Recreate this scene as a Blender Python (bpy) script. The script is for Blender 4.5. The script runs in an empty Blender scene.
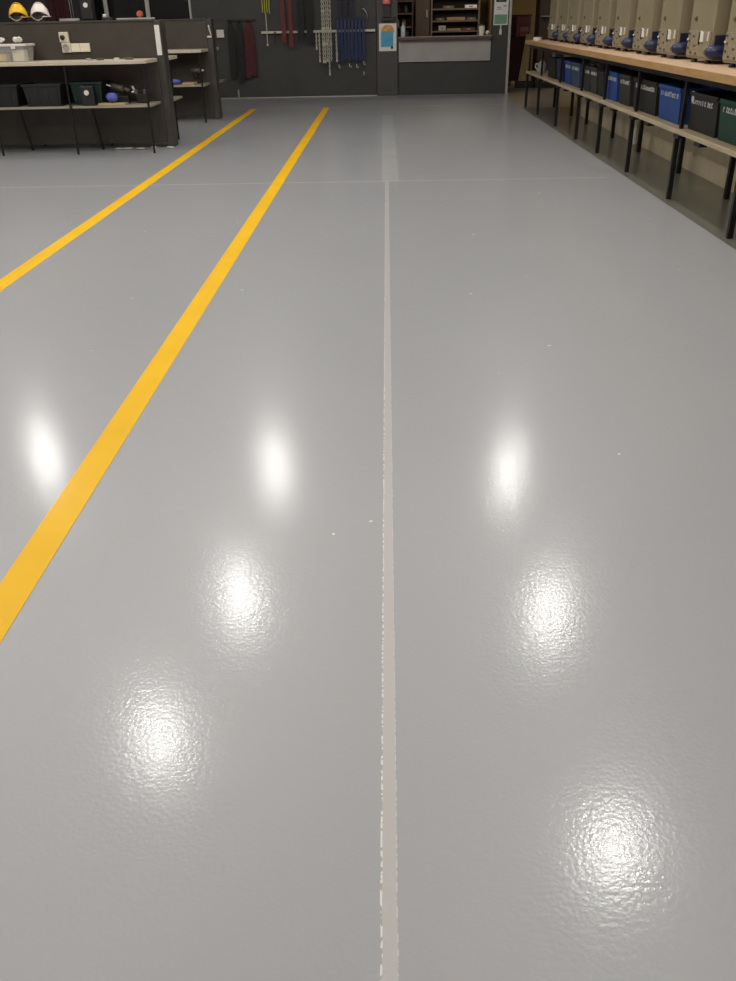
import bpy, bmesh, math, random
from mathutils import Matrix, Vector
random.seed(7)
PI = math.pi
S = bpy.context.scene
COL = S.collection

# ------------------------------------------------------------------ materials
def nodes(name):
    m = bpy.data.materials.new(name); m.use_nodes = True
    nt = m.node_tree
    return m, nt, nt.nodes['Principled BSDF']

def pm(name, col, rough=0.5, metal=0.0, var=0.12, scale=14.0, bump=0.0, trans=0.0, alpha=1.0):
    """plain procedural paint: base colour modulated by noise, optional bump"""
    m, nt, b = nodes(name)
    N, L = nt.nodes, nt.links
    tc = N.new('ShaderNodeTexCoord')
    n = N.new('ShaderNodeTexNoise'); n.inputs['Scale'].default_value = scale; n.inputs['Detail'].default_value = 4
    L.new(tc.outputs['Object'], n.inputs['Vector'])
    r = N.new('ShaderNodeValToRGB')
    r.color_ramp.elements[0].position = .3; r.color_ramp.elements[1].position = .7
    r.color_ramp.elements[0].color = tuple(max(0, c*(1-var)) for c in col)+(1,)
    r.color_ramp.elements[1].color = tuple(min(1, c*(1+var)) for c in col)+(1,)
    L.new(n.outputs['Fac'], r.inputs['Fac']); L.new(r.outputs['Color'], b.inputs['Base Color'])
    b.inputs['Roughness'].default_value = rough; b.inputs['Metallic'].default_value = metal
    if trans: b.inputs['Transmission Weight'].default_value = trans
    if alpha < 1: b.inputs['Alpha'].default_value = alpha
    if bump:
        bp = N.new('ShaderNodeBump'); bp.inputs['Strength'].default_value = bump; bp.inputs['Distance'].default_value = .004
        L.new(n.outputs['Fac'], bp.inputs['Height']); L.new(bp.outputs['Normal'], b.inputs['Normal'])
    return m

def wood(name, c1, c2, axis='Y', scale=6.0, rough=.45):
    m, nt, b = nodes(name); N, L = nt.nodes, nt.links
    tc = N.new('ShaderNodeTexCoord'); mp = N.new('ShaderNodeMapping')
    sc = {'X': (.6, 6, 6), 'Y': (6, .6, 6), 'Z': (6, 6, .6)}[axis]
    mp.inputs['Scale'].default_value = sc
    L.new(tc.outputs['Object'], mp.inputs['Vector'])
    n = N.new('ShaderNodeTexNoise'); n.inputs['Scale'].default_value = scale; n.inputs['Detail'].default_value = 6; n.inputs['Distortion'].default_value = .6
    L.new(mp.outputs['Vector'], n.inputs['Vector'])
    r = N.new('ShaderNodeValToRGB'); r.color_ramp.elements[0].position = .35; r.color_ramp.elements[1].position = .68
    r.color_ramp.elements[0].color = c1+(1,); r.color_ramp.elements[1].color = c2+(1,)
    L.new(n.outputs['Fac'], r.inputs['Fac']); L.new(r.outputs['Color'], b.inputs['Base Color'])
    b.inputs['Roughness'].default_value = rough
    return m

def floor_material():
    m, nt, b = nodes('epoxy_floor'); N, L = nt.nodes, nt.links
    def math_(op, a, c=None, clamp=False):
        n = N.new('ShaderNodeMath'); n.operation = op; n.use_clamp = clamp
        for i, v in enumerate((a, c)):
            if v is None: continue
            if isinstance(v, (int, float)): n.inputs[i].default_value = v
            else: L.new(v, n.inputs[i])
        return n.outputs[0]
    def mix(f, a, c):
        n = N.new('ShaderNodeMix'); n.data_type = 'RGBA'
        for sk, v in ((n.inputs[0], f), (n.inputs[6], a), (n.inputs[7], c)):
            if isinstance(v, (int, float)): sk.default_value = v
            elif isinstance(v, tuple): sk.default_value = v+(1,)
            else: L.new(v, sk)
        return n.outputs[2]
    def noise(scale, detail=2, vec=None):
        n = N.new('ShaderNodeTexNoise'); n.inputs['Scale'].default_value = scale; n.inputs['Detail'].default_value = detail
        L.new(vec or geo.outputs['Position'], n.inputs['Vector']); return n.outputs['Fac']
    geo = N.new('ShaderNodeNewGeometry'); sep = N.new('ShaderNodeSeparateXYZ')
    L.new(geo.outputs['Position'], sep.inputs[0])
    X, Y = sep.outputs[0], sep.outputs[1]
    def band(c, centre, half):
        d = math_('ABSOLUTE', math_('SUBTRACT', c, centre))
        return math_('LESS_THAN', d, half)
    # large soft mottling of the coat
    base = mix(noise(.7, 3), (.378, .384, .402), (.410, .416, .436))
    # middle joint: pale pinkish filler, ragged white paint lips on its edges
    wob = math_('MULTIPLY', math_('SUBTRACT', noise(9, 4), .5), .005)
    xs = math_('ADD', math_('ADD', X, wob), math_('MULTIPLY', Y, -.0035))
    xs = math_('ADD', xs, .006)
    seam = band(xs, 0.0, .0145)
    near = math_('LESS_THAN', Y, 9.0)
    seam = math_('MULTIPLY', seam, near)
    base = mix(math_('MULTIPLY', seam, .9), base, (.56, .53, .52))
    lip = math_('ADD', band(xs, -.0155, .002), math_('MULTIPLY', band(xs, .0145, .0012), .5), True)
    lipn = math_('GREATER_THAN', noise(70, 3), .50)
    lip = math_('MULTIPLY', math_('MULTIPLY', lip, lipn), near)
    base = mix(lip, base, (.82, .80, .78))
    pale_reflection = math_('MULTIPLY', math_('MULTIPLY', band(X, .06, .085), math_('GREATER_THAN', Y, 9.0)), math_('LESS_THAN', Y, 15.5))  # reflected streak in front of the pillar, painted into the floor colour
    base = mix(math_('MULTIPLY', pale_reflection, math_('MULTIPLY', noise(2.2, 4), .75)), base, (.60, .59, .57))
    # cross joints
    ys = math_('ADD', Y, math_('MULTIPLY', math_('SUBTRACT', noise(6, 3), .5), .02))
    j1 = math_('MULTIPLY', band(ys, 9.02, .022), math_('LESS_THAN', X, 2.2))
    base = mix(math_('MULTIPLY', j1, math_('MULTIPLY', noise(5, 3), 1.1)), base, (.66, .65, .63))
    j2 = math_('MULTIPLY', band(ys, 17.08, .05), math_('LESS_THAN', X, 2.35))
    base = mix(math_('MULTIPLY', j2, .75), base, (.62, .52, .38))
    # scattered pale nicks and dark pits
    nick = math_('GREATER_THAN', noise(13, 1), .80)
    base = mix(nick, base, (.75, .74, .72))
    # old darker coat along the long bench, bare buff floor past the back wall
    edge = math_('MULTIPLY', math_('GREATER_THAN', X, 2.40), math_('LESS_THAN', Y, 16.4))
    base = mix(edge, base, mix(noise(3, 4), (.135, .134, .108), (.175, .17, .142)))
    back = math_('MAXIMUM', math_('GREATER_THAN', Y, 19.55), math_('MULTIPLY', math_('GREATER_THAN', X, 2.40), math_('GREATER_THAN', Y, 16.4)))
    base = mix(back, base, (.44, .37, .27))
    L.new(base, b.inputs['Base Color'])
    b.inputs['Roughness'].default_value = .42
    b.inputs['Specular IOR Level'].default_value = .55
    b.inputs['Coat Weight'].default_value = .65
    b.inputs['Coat Roughness'].default_value = .155
    b.inputs['Coat IOR'].default_value = 1.5
    # orange peel of the rolled coat
    mp = N.new('ShaderNodeMapping'); L.new(geo.outputs['Position'], mp.inputs['Vector'])
    h1 = math_('ADD', noise(95, 2, mp.outputs['Vector']), math_('MULTIPLY', noise(34, 2, mp.outputs['Vector']), .6))
    bp = N.new('ShaderNodeBump'); bp.inputs['Strength'].default_value = FLOOR_BUMP; bp.inputs['Distance'].default_value = .002
    L.new(h1, bp.inputs['Height'])
    L.new(bp.outputs['Normal'], b.inputs['Normal']); L.new(bp.outputs['Normal'], b.inputs['Coat Normal'])
    return m

FLOOR_BUMP = .19
M = {}
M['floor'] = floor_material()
M['yellow_paint'] = pm('yellow_line_paint', (.98, .55, .003), .55, var=.05, scale=3)
b_ = M['yellow_paint'].node_tree.nodes['Principled BSDF']; b_.inputs['Specular IOR Level'].default_value = .2; b_.inputs['Coat Weight'].default_value = .25; b_.inputs['Coat Roughness'].default_value = .15
M['dark_wall'] = pm('charcoal_wall', (.037, .034, .031), .55, var=.12, scale=2)
M['pillar'] = pm('grey_pillar', (.054, .050, .045), .55, var=.1, scale=2)
M['beige_wall'] = pm('beige_block_wall', (.70, .60, .42), .7, var=.1, scale=4, bump=.2)
M['upper_wall'] = pm('upper_wall_darkened', (.05, .046, .04), .6, var=.08, scale=1.5)  # unseen upper wall, darkened to dim its reflection in the floor
M['cream_wall'] = pm('cream_wall', (.31, .225, .105), .7, var=.06, scale=1.5)
M['ceiling'] = pm('ceiling_paint', (.72, .71, .69), .9, var=.05, scale=1)
M['side_wall'] = pm('side_wall_paint', (.55, .53, .50), .8, var=.05, scale=1)
M['panel'] = pm('partition_paint', (.044, .035, .027), .5, var=.18, scale=5)
M['post'] = pm('post_paint', (.046, .042, .036), .5, var=.2, scale=6)
M['laminate'] = pm('cream_laminate', (.56, .49, .38), .4, var=.08, scale=5)
M['shelf_board'] = pm('grey_shelf_board', (.32, .28, .22), .5, var=.12, scale=5)
M['black_steel'] = pm('black_steel', (.012, .011, .011), .4, metal=.3, var=.2, scale=20)
M['worktop_wood'] = wood('pine_worktop', (.66, .44, .28), (.76, .54, .37), 'Y', 5, .4)
M['wood_edge'] = wood('worktop_edge', (.36, .21, .08), (.46, .28, .115), 'Y', 5, .5)
M['ply'] = wood('plywood', (.42, .30, .15), (.52, .39, .21), 'X', 5, .6)
M['plank'] = wood('plank_wood', (.34, .235, .085), (.42, .30, .12), 'Z', 4, .6)
M['shelf_ply'] = wood('cream_shelf_edge', (.36, .29, .185), (.44, .36, .235), 'Y', 5, .6)
M['machine'] = pm('beige_machine_paint', (.25, .212, .132), .5, var=.07, scale=3)
M['panel_face'] = pm('grey_control_panel', (.27, .23, .155), .5, var=.25, scale=45)
M['navy'] = pm('navy_panel', (.010, .013, .035), .5, var=.2)
M['blue_housing'] = pm('blue_housing', (.012, .022, .075), .35, var=.2)
M['knob'] = pm('brown_knob', (.095, .07, .05), .5)
M['white_plastic'] = pm('white_plastic', (.70, .67, .61), .35, var=.06)
M['white_paper'] = pm('white_paper', (.72, .70, .66), .7, var=.06)
M['cream_plastic'] = pm('cream_plastic', (.66, .60, .46), .45, var=.06)
M['bin_blue'] = pm('blue_bin', (.012, .050, .205), .7, var=.1)
M['bin_navy'] = pm('dark_blue_bin', (.012, .024, .11), .7, var=.1)
M['bin_teal'] = pm('slate_blue_bin', (.03, .052, .10), .7, var=.1)
M['bin_black'] = pm('black_bin', (.010, .009, .008), .7, var=.1)
M['bin_grey'] = pm('charcoal_bin', (.024, .021, .018), .7, var=.1)
M['bin_slate'] = pm('slate_bin', (.030, .031, .029), .7, var=.1)
M['bin_green'] = pm('green_bin', (.003, .036, .022), .7, var=.1)
M['bin_moss'] = pm('moss_bin', (.008, .015, .009), .7, var=.2)
M['lettering'] = pm('pale_lettering', (.46, .45, .40), .6, var=.2, scale=60)
M['hat_yellow'] = pm('yellow_shell', (.85, .50, .02), .3, var=.04)
M['hat_white'] = pm('white_shell', (.84, .76, .70), .3, var=.03)
M['webbing'] = pm('webbing', (.30, .24, .17), .7)
M['dark'] = pm('black_rubber', (.012, .011, .011), .5)
M['crate_black'] = pm('black_crate', (.011, .010, .009), .5, var=.15)
M['crate_green'] = pm('green_crate', (.006, .028, .021), .5, var=.15)
M['clear'] = pm('clear_plastic', (.80, .78, .74), .15, var=.03, alpha=.2)
M['sponge'] = pm('yellow_sponge', (.60, .40, .12), .9, bump=.4)
M['card'] = pm('cream_card', (.74, .68, .54), .7, var=.04)
M['blue_cloth'] = pm('blue_cloth', (.10, .13, .46), .8, var=.2, bump=.3)
M['tool_grey'] = pm('grey_tool', (.13, .11, .10), .4, metal=.3)
M['steel'] = pm('bare_steel', (.55, .53, .50), .3, metal=.8)
M['alu'] = pm('pale_aluminium', (.42, .40, .37), .4, metal=.4, var=.08)
M['rail'] = pm('cream_rail', (.62, .57, .46), .45, var=.2, scale=25)
M['red_strap'] = pm('red_strap', (.125, .006, .007), .6, var=.25)
M['dark_red'] = pm('dark_red_strap', (.06, .003, .004), .7, var=.25)
M['black_strap'] = pm('black_strap', (.005, .004, .004), .7, var=.25)
M['blue_strap'] = pm('blue_strap', (.008, .020, .085), .6, var=.3)
M['navy_strap'] = pm('navy_strap', (.008, .011, .035), .7, var=.25)
M['yellow_strap'] = pm('yellow_strap', (.36, .32, .03), .6, var=.2)
M['white_chain'] = pm('pale_chain', (.62, .58, .47), .4, metal=.2, var=.2)
M['glass'] = pm('dark_glass', (.006, .006, .007), .08, var=.1)
M['brown_wood'] = wood('brown_wood', (.055, .030, .014), (.085, .05, .022), 'Z', 5, .5)
M['shelf_wood'] = wood('store_shelf_wood', (.115, .085, .052), (.16, .12, .075), 'X', 5, .55)
M['dark_store'] = pm('store_back', (.030, .022, .016), .7)
M['counter_top'] = pm('maroon_counter', (.085, .042, .034), .35, var=.15)
M['counter_panel'] = pm('pale_grey_panel', (.34, .32, .30), .5, var=.1, scale=3)
M['poster_blue'] = pm('poster_blue', (.06, .33, .52), .5, var=.2, scale=8)
M['poster_orange'] = pm('poster_orange', (.62, .30, .08), .5, var=.3, scale=20)
M['poster_green'] = pm('notice_green', (.17, .30, .20), .6, var=.1)
M['notice_black'] = pm('notice_black', (.02, .02, .02), .6)
M['notice_grey'] = pm('notice_grey', (.28, .27, .26), .6, var=.3, scale=30)
M['orange_red'] = pm('orange_plastic', (.55, .10, .04), .5)
M['coral'] = pm('coral_lens', (.70, .22, .17), .4)
M['red_steel'] = pm('red_steel', (.12, .012, .009), .5, var=.25)
M['maroon'] = pm('maroon_cloth', (.045, .005, .009), .8, var=.3)
M['jug_grey'] = pm('jug_plastic', (.30, .28, .28), .5)
M['pink'] = pm('pink_plastic', (.35, .12, .12), .5)
M['cardboard'] = pm('cardboard', (.30, .20, .10), .8)
M['bottle_blue'] = pm('pale_blue_bottle', (.45, .55, .60), .3)
M['grout'] = pm('pale_debris', (.60, .57, .52), .8)

# ------------------------------------------------------------------ mesh building
class MB:
    def __init__(s): s.bm = bmesh.new()
    def box(s, a, b):
        x0, x1 = sorted((a[0], b[0])); y0, y1 = sorted((a[1], b[1])); z0, z1 = sorted((a[2], b[2]))
        v = [s.bm.verts.new(p) for p in ((x0,y0,z0),(x1,y0,z0),(x1,y1,z0),(x0,y1,z0),(x0,y0,z1),(x1,y0,z1),(x1,y1,z1),(x0,y1,z1))]
        for f in ((0,3,2,1),(4,5,6,7),(0,1,5,4),(1,2,6,5),(2,3,7,6),(3,0,4,7)): s.bm.faces.new([v[i] for i in f])
        return s
    def hexa(s, lo, hi):
        """four floor corners and four top corners"""
        v = [s.bm.verts.new(p) for p in list(lo)+list(hi)]
        for f in ((0,3,2,1),(4,5,6,7),(0,1,5,4),(1,2,6,5),(2,3,7,6),(3,0,4,7)): s.bm.faces.new([v[i] for i in f])
        return s
    def prism(s, poly, z0, z1):
        a = [s.bm.verts.new((x, y, z0)) for x, y in poly]; b = [s.bm.verts.new((x, y, z1)) for x, y in poly]
        n = len(poly); s.bm.faces.new(a[::-1]); s.bm.faces.new(b)
        for i in range(n): s.bm.faces.new((a[i], a[(i+1)%n], b[(i+1)%n], b[i]))
        return s
    def tube(s, pts, r, n=8, r2=None):
        pts = [Vector(p) for p in pts]; rings = []
        for i, p in enumerate(pts):
            t = (pts[min(i+1, len(pts)-1)]-pts[max(i-1, 0)]).normalized()
            u = t.cross(Vector((0, 1, 0)) if abs(t.y) < .9 else Vector((1, 0, 0))).normalized(); w = t.cross(u)
            f = i/max(1, len(pts)-1); rr = r if r2 is None else r+(r2-r)*f
            rings.append([s.bm.verts.new(p+u*math.cos(2*PI*k/n)*rr+w*math.sin(2*PI*k/n)*rr) for k in range(n)])
        for a, b in zip(rings, rings[1:]):
            for k in range(n): s.bm.faces.new((a[k], a[(k+1)%n], b[(k+1)%n], b[k]))
        s.bm.faces.new(rings[0][::-1]); s.bm.faces.new(rings[-1])
        return s
    def strip(s, pts, w, t, axis=(1, 0, 0)):
        """flat webbing of width w (along axis) and thickness t following pts"""
        pts = [Vector(p) for p in pts]; A = Vector(axis); rings = []
        for i, p in enumerate(pts):
            d = (pts[min(i+1, len(pts)-1)]-pts[max(i-1, 0)]).normalized(); nrm = d.cross(A).normalized()
            rings.append([s.bm.verts.new(p+A*sx*w/2+nrm*sn*t/2) for sx, sn in ((-1,-1),(1,-1),(1,1),(-1,1))])
        for a, b in zip(rings, rings[1:]):
            for k in range(4): s.bm.faces.new((a[k], a[(k+1)%4], b[(k+1)%4], b[k]))
        s.bm.faces.new(rings[0][::-1]); s.bm.faces.new(rings[-1])
        return s
    def lathe(s, prof, c=(0, 0, 0), n=20, ax='Z'):
        """profile of (radius, height) turned about an axis through c"""
        C = Vector(c); rings = []
        def P(r, h, k):
            a = 2*PI*k/n; x, y = r*math.cos(a), r*math.sin(a)
            return C+Vector({'Z': (x, y, h), 'X': (h, x, y), 'Y': (x, h, y)}[ax])
        for r, h in prof:
            rings.append([s.bm.verts.new(P(r, h, k)) for k in range(n)] if r > 1e-5 else [s.bm.verts.new(P(0, h, 0))])
        for a, b in zip(rings, rings[1:]):
            for k in range(n):
                q = [a[k % len(a)], a[(k+1) % len(a)], b[(k+1) % len(b)], b[k % len(b)]]
                q = list(dict.fromkeys(q))
                if len(q) > 2: s.bm.faces.new(q)
        if len(rings[0]) > 1: s.bm.faces.new(rings[0][::-1])
        if len(rings[-1]) > 1: s.bm.faces.new(rings[-1])
        return s
    def blob(s, c, rad, seed=0, rough=.15, n=10):
        rnd = random.Random(seed); C = Vector(c)
        st = len(s.bm.verts)
        g = bmesh.ops.create_icosphere(s.bm, subdivisions=2, radius=1)
        for v in g['verts']:
            k = 1+rnd.uniform(-rough, rough)
            v.co = C+Vector((v.co.x*rad[0]*k, v.co.y*rad[1]*k, v.co.z*rad[2]*k))
        return s
    def build(s, name, mat, parent=None, bevel=0.0, smooth=False):
        bmesh.ops.recalc_face_normals(s.bm, faces=s.bm.faces[:])
        me = bpy.data.meshes.new(name); s.bm.to_mesh(me); s.bm.free()
        me.materials.append(M[mat])
        if smooth:
            for p in me.polygons: p.use_smooth = True
        o = bpy.data.objects.new(name, me); COL.objects.link(o)
        if parent: o.parent = parent
        if bevel:
            bv = o.modifiers.new('bevel', 'BEVEL'); bv.width = bevel; bv.segments = 2; bv.limit_method = 'ANGLE'
        return o

def tag(o, label, cat, group=None):
    o['label'] = label; o['category'] = cat
    if group: o['group'] = group
    return o
def thing(name, label, cat, loc=(0, 0, 0), rz=0, group=None):
    o = bpy.data.objects.new(name, None); COL.objects.link(o)
    o.location = loc; o.rotation_euler = (0, 0, rz); o.empty_display_size = .1
    return tag(o, label, cat, group)
def struct(name, mb, mat, parent=None, bevel=0):
    o = mb.build(name, mat, parent, bevel)
    if not parent: o['kind'] = 'structure'
    return o
def dup(root, loc, label, group=None):
    r = root.copy(); COL.objects.link(r); r.location = loc; r['label'] = label
    if group: r['group'] = group
    for ch in list(root.children):
        c = ch.copy(); COL.objects.link(c); c.parent = r
        for g in ch.children:
            d = g.copy(); COL.objects.link(d); d.parent = c
    return r
G = .0015      # hairline gap between things that rest on one another

# ------------------------------------------------------------------ the setting
CEIL = 6.0
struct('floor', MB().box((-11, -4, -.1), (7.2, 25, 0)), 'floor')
struct('ceiling', MB().box((-11, -4, CEIL), (7.2, 25, CEIL+.1)), 'ceiling')
struct('wall_front', MB().box((-11, -4.1, 0), (7.2, -4, CEIL)), 'side_wall')
struct('wall_left', MB().box((-11.1, -4, 0), (-11, 25, CEIL)), 'side_wall')
struct('wall_right', MB().box((3.12, -4, 1.0), (3.32, 14.9, CEIL)), 'upper_wall')
struct('wall_right_low', MB().box((3.12, -4, 0), (3.32, 14.9, .999)), 'beige_wall')
struct('wall_far_right', MB().box((7.2, -4, 0), (7.3, 25, CEIL)), 'cream_wall')
struct('wall_far_back', MB().box((-11, 24.9, 0), (7.2, 25, CEIL)), 'cream_wall')
# back wall with the serving opening and the glazed upper corner
BY = 19.55
wb = MB()
wb.box((-3.81, BY, 0), (-.14, BY+.15, CEIL))            # rack stretch
wb.box((-11, BY, 0), (-3.81, BY+.15, 1.2))               # under the glazing
wb.box((-11, BY, 3.0), (-3.81, BY+.15, CEIL))
wb.box((.30, BY, 0), (2.17, BY+.15, 1.0))               # under the counter
wb.box((.30, BY, 2.4), (2.17, BY+.15, CEIL))
wb.box((2.17, BY, 0), (2.50, BY+.15, CEIL))
wb.box((2.50, BY, 2.5), (7.2, BY+.15, CEIL))
wb.box((4.3, BY, 0), (7.2, BY+.15, 2.5))
struct('wall_back', wb, 'dark_wall')
struct('trim_1', MB().box((-.13, BY-.07, 0), (.29, BY+.16, CEIL)), 'pillar', bevel=.005)     # pillar
struct('trim_2', MB().box((2.502, BY-.02, 0), (2.55, BY+.17, 2.5)), 'alu')                   # door jamb
struct('baseboard_back', MB().box((-3.81, BY-.012, 0), (-.14, BY-.001, .012)), 'alu')
# glazing of the dark office in the far corner
xs = [-8.6, -6.23, -5.52, -4.69, -3.82]
for i in range(4):
    w = MB()
    for xx in (xs[i], xs[i+1]-.04): w.box((xx, BY+.02, 1.2), (xx+.04, BY+.10, 3.0))
    w.box((xs[i], BY+.02, 1.2), (xs[i+1], BY+.10, 1.25)); w.box((xs[i], BY+.02, 2.95), (xs[i+1], BY+.10, 3.0))
    wo = struct('window_%d' % (i+1), w, 'alu')
    MB().box((xs[i]+.03, BY+.05, 1.24), (xs[i+1]-.03, BY+.06, 2.96)).build('window_pane', 'glass', wo)
# counter room behind the opening
struct('wall_counter_back', MB().box((-.14, 22.6, 0), (2.62, 22.7, 2.9)), 'cream_wall')
struct('wall_counter_left', MB().box((-.24, BY+.17, 0), (-.14, 22.7, 2.9)), 'dark_store')
struct('wall_counter_right', MB().box((2.36, BY+.17, 0), (2.50, 22.6, 2.9)), 'cream_wall')
struct('ceiling_counter', MB().box((-.14, BY+.17, 2.9), (2.5, 22.7, 3.0)), 'ceiling')
# painted floor lines
def line(x0, x1, y0, y1, sl):
    o = MB().hexa([(x0, y0, .0002), (x1, y0, .0002), (x1+sl, y1, .0002), (x0+sl, y1, .0002)],
                  [(x0, y0, .0014), (x1, y0, .0014), (x1+sl, y1, .0014), (x0+sl, y1, .0014)]).build('floor_marking', 'yellow_paint')
    o['kind'] = 'structure'; return o
line(-1.165, -1.055, -3.5, 17.05, .068)
line(-2.545, -2.432, -3.5, 17.05, .125)

# ------------------------------------------------------------------ long bench
wbx = thing('workbench', 'long black-framed workbench with pine worktop and low shelf along the beige wall', 'workbench', (2.42, 6, 0))
def W(x, y, z): return (x-2.42, y-6, z)
Y0, Y1 = 3.2, 16.52
MB().box(W(2.425, Y0, .985), W(3.10, Y1, 1.04)).build('worktop', 'worktop_wood', wbx, .004)
MB().box(W(2.412, Y0, .982), W(2.4245, Y1, 1.041)).build('worktop_edging', 'wood_edge', wbx, .003)
MB().box(W(2.47, Y0+.02, .935), W(2.50, Y1-.02, .984)).build('apron', 'black_steel', wbx)
MB().box(W(2.45, Y0, .535), W(2.99, Y1, .57)).build('low_shelf', 'shelf_ply', wbx, .003)
FL = [3.4, 4.87, 6.34, 7.85, 9.33, 10.72, 12.0, 13.5, 15.15, 16.45]
for y in FL:
    MB().box(W(2.458, y-.02, 0), W(2.498, y+.02, .534)).box(W(2.486, y-.02, .571), W(2.516, y+.02, .934)).build('leg', 'black_steel', wbx, .002)
for y in (4.5, 6.0, 7.81, 9.2, 10.74, 12.06, 13.7, 14.86, 16.4):
    MB().box(W(2.945, y-.025, 0), W(2.985, y+.025, .534)).box(W(3.0, y-.02, .571), W(3.04, y+.02, .984)).build('leg', 'black_steel', wbx, .002)
for y in FL:
    for dy in (-.62, -.08):
        MB().box(W(2.44, y+dy-.07, .508), W(2.50, y+dy+.07, .534)).build('shelf_clip', 'black_steel', wbx)

# machine columns on the bench
def machine(loc, label):
    """local: y runs from the near edge (0) to the far edge (.62), x = 0 is the front face"""
    t = thing('machine_cabinet', label, 'machine', loc, 0, 'machine cabinets along the bench')
    MB().box((0, 0, .03), (.34, .62, 1.25)).build('body', 'machine', t, .006)
    MB().box((-.012, .02, .05), (-.0005, .60, .245)).build('control_panel', 'panel_face', t, .003)
    MB().box((.02, -.012, .032), (.33, -.001, .215)).build('side_panel', 'navy', t, .003)
    for (y, z, r0) in ((.55, .22, .011), (.53, .165, .013), (.55, .11, .012), (.47, .075, .012), (.43, .2, .01), (.33, .07, .013), (.38, .13, .010), (.20, .165, .016), (.28, .165, .010)):
        r = r0*.8; MB().lathe([(r, 0), (r, -.010), (r*.7, -.013), (0, -.013)], (-.013, y, z), 10, 'X').build('knob', 'knob', t)
    MB().lathe([(.009, 0), (.009, -.008), (.006, -.012), (0, -.012)], (-.013, .58, .175), 12, 'X').build('push_button', 'white_plastic', t)
    MB().lathe([(.017, 0), (.017, -.012), (0, -.016)], (-.0005, .46, .335), 12, 'X').box((-.01, .475, .327), (-.001, .51, .341)).build('lock', 'knob', t)
    MB().hexa([(-.030, .17, .16), (-.030, .225, .16), (-.0125, .225, .16), (-.0125, .17, .16)], [(-.024, .19, .235), (-.024, .25, .245), (-.0125, .25, .245), (-.0125, .19, .235)]).build('lever', 'white_plastic', t, .003)
    MB().box((-.020, .262, .14), (-.0125, .292, .235)).build('slot', 'dark', t)
    MB().box((-.020, .045, .17), (-.0125, .075, .24)).build('guide_bar', 'white_plastic', t, .004)
    h = MB().lathe([(.0, -.10), (.030, -.095), (.050, -.06), (.055, 0), (.055, .10), (.045, .16), (0, .165)], (.055, -.010, .09), 18, 'X').build('motor_housing', 'blue_housing', t, smooth=True)
    MB().lathe([(.018, 0), (.018, -.010), (0, -.012)], (-.0455, -.010, .09), 12, 'X').build('housing_cap', 'tool_grey', h)
    for (x, y) in ((.03, .47), (.03, .12), (.30, .47), (.30, .12)):
        MB().lathe([(.028, 0), (.028, .016), (.02, .029), (0, .029)], (x, y, 0), 12).build('foot', 'dark', t)
    return t
names = ['tenth', 'ninth', 'eighth', 'seventh', 'sixth', 'fifth', 'fourth', 'third', 'second', '']
mz = 1.04+G
m0 = None
for k in range(10):
    far = 7.75+.945*k-(.02*k if k > 7 else 0)
    loc = (2.72, far-.62, mz)
    lab = ('tall beige machine cabinet at the pine bench\'s near end, cut by the frame edge' if k == 0 else
           'tall beige machine cabinet at the far end of the pine bench, beside the doorway' if k == 9 else
           'tall beige machine cabinet on the pine bench, %s along from the doorway end' % names[k])
    if m0 is None: m0 = machine(loc, lab)
    else: dup(m0, loc, lab, 'machine cabinets along the bench')

# storage bins on the low shelf
def bin_(y0, y1, mat, label, h=.285, glyph=None, x=2.535, rnd=1, cat='bin', letter=True):
    t = thing('storage_bin', label, cat, (x, (y0+y1)/2, .57+G), 0, 'storage bins under the pine bench')
    w = (y1-y0)/2; d = .38; tp = .018
    b = MB()
    # tapered open tub: outer wall, inner wall, floor
    def ring(o, z, k): return [b.bm.verts.new(p) for p in ((o+k, -w+o+k, z), (d-o-k, -w+o+k, z), (d-o-k, w-o-k, z), (o+k, w-o-k, z))]
    R0, R1, R2, R3 = ring(tp, 0, 0), ring(0, h, 0), ring(0, h, .008), ring(tp, .01, .008)
    for a, c in ((R0, R1), (R1, R2), (R2, R3)):
        for i in range(4): b.bm.faces.new((a[i], a[(i+1)%4], c[(i+1)%4], c[i]))
    b.bm.faces.new(R0[::-1]); b.bm.faces.new(R3)
    b.build('tub', mat, t)
    b = MB(); e = .010
    b.box((-e, -w-.0, h-.03), (-.0005, w, h)).box((d+.0005, -w, h-.03), (d+e, w, h))
    b.build('rim', mat, t, .003)
    if letter:
        r = random.Random(rnd); b = MB(); y = w*.80; z = h*.70
        while y > -w*.72:                                     # a row of worn stencilled characters, too blurred to read
            cw = r.uniform(.022, .04); ch = r.uniform(.028, .042)
            x_ = tp*(1-z/h)-.003
            b.box((x_-.001, y, z), (x_+.003, y-cw*.3, z+ch))
            if r.random() < .75: b.box((x_-.001, y-cw*.3, z+ch*.66), (x_+.003, y-cw*.8, z+ch))
            if r.random() < .6: b.box((x_-.001, y-cw*.3, z), (x_+.003, y-cw*.8, z+ch*.3))
            if r.random() < .5: b.box((x_-.001, y-cw*.7, z), (x_+.003, y-cw, z+ch))
            y -= cw+.012
            if r.random() < .12: y -= .03
        b.build('lettering', 'lettering', t)
    return t
g1 = bin_(6.35, 7.12, 'bin_green', 'green storage bin on the low shelf, cut by the frame edge', rnd=3)
k1 = bin_(7.17, 7.86, 'bin_black', 'black storage bin with white badge, beside the green bin', rnd=4)
MB().box((.0, .235, .235), (.006, .285, .255)).box((-.003, .245, .215), (.006, .275, .29)).build('badge', 'white_plastic', k1)
bin_(8.10, 8.74, 'bin_blue', 'bright blue storage bin between two black bins', rnd=5)
bin_(8.83, 9.66, 'bin_black', 'wide black storage bin between the charcoal bin and a blue bin', rnd=6)
bin_(9.80, 10.26, 'bin_grey', 'narrow charcoal storage bin beside the wide black bin', rnd=7)
bin_(10.36, 10.92, 'bin_blue', 'bright blue storage bin beside the narrow charcoal bin', rnd=8)
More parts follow.
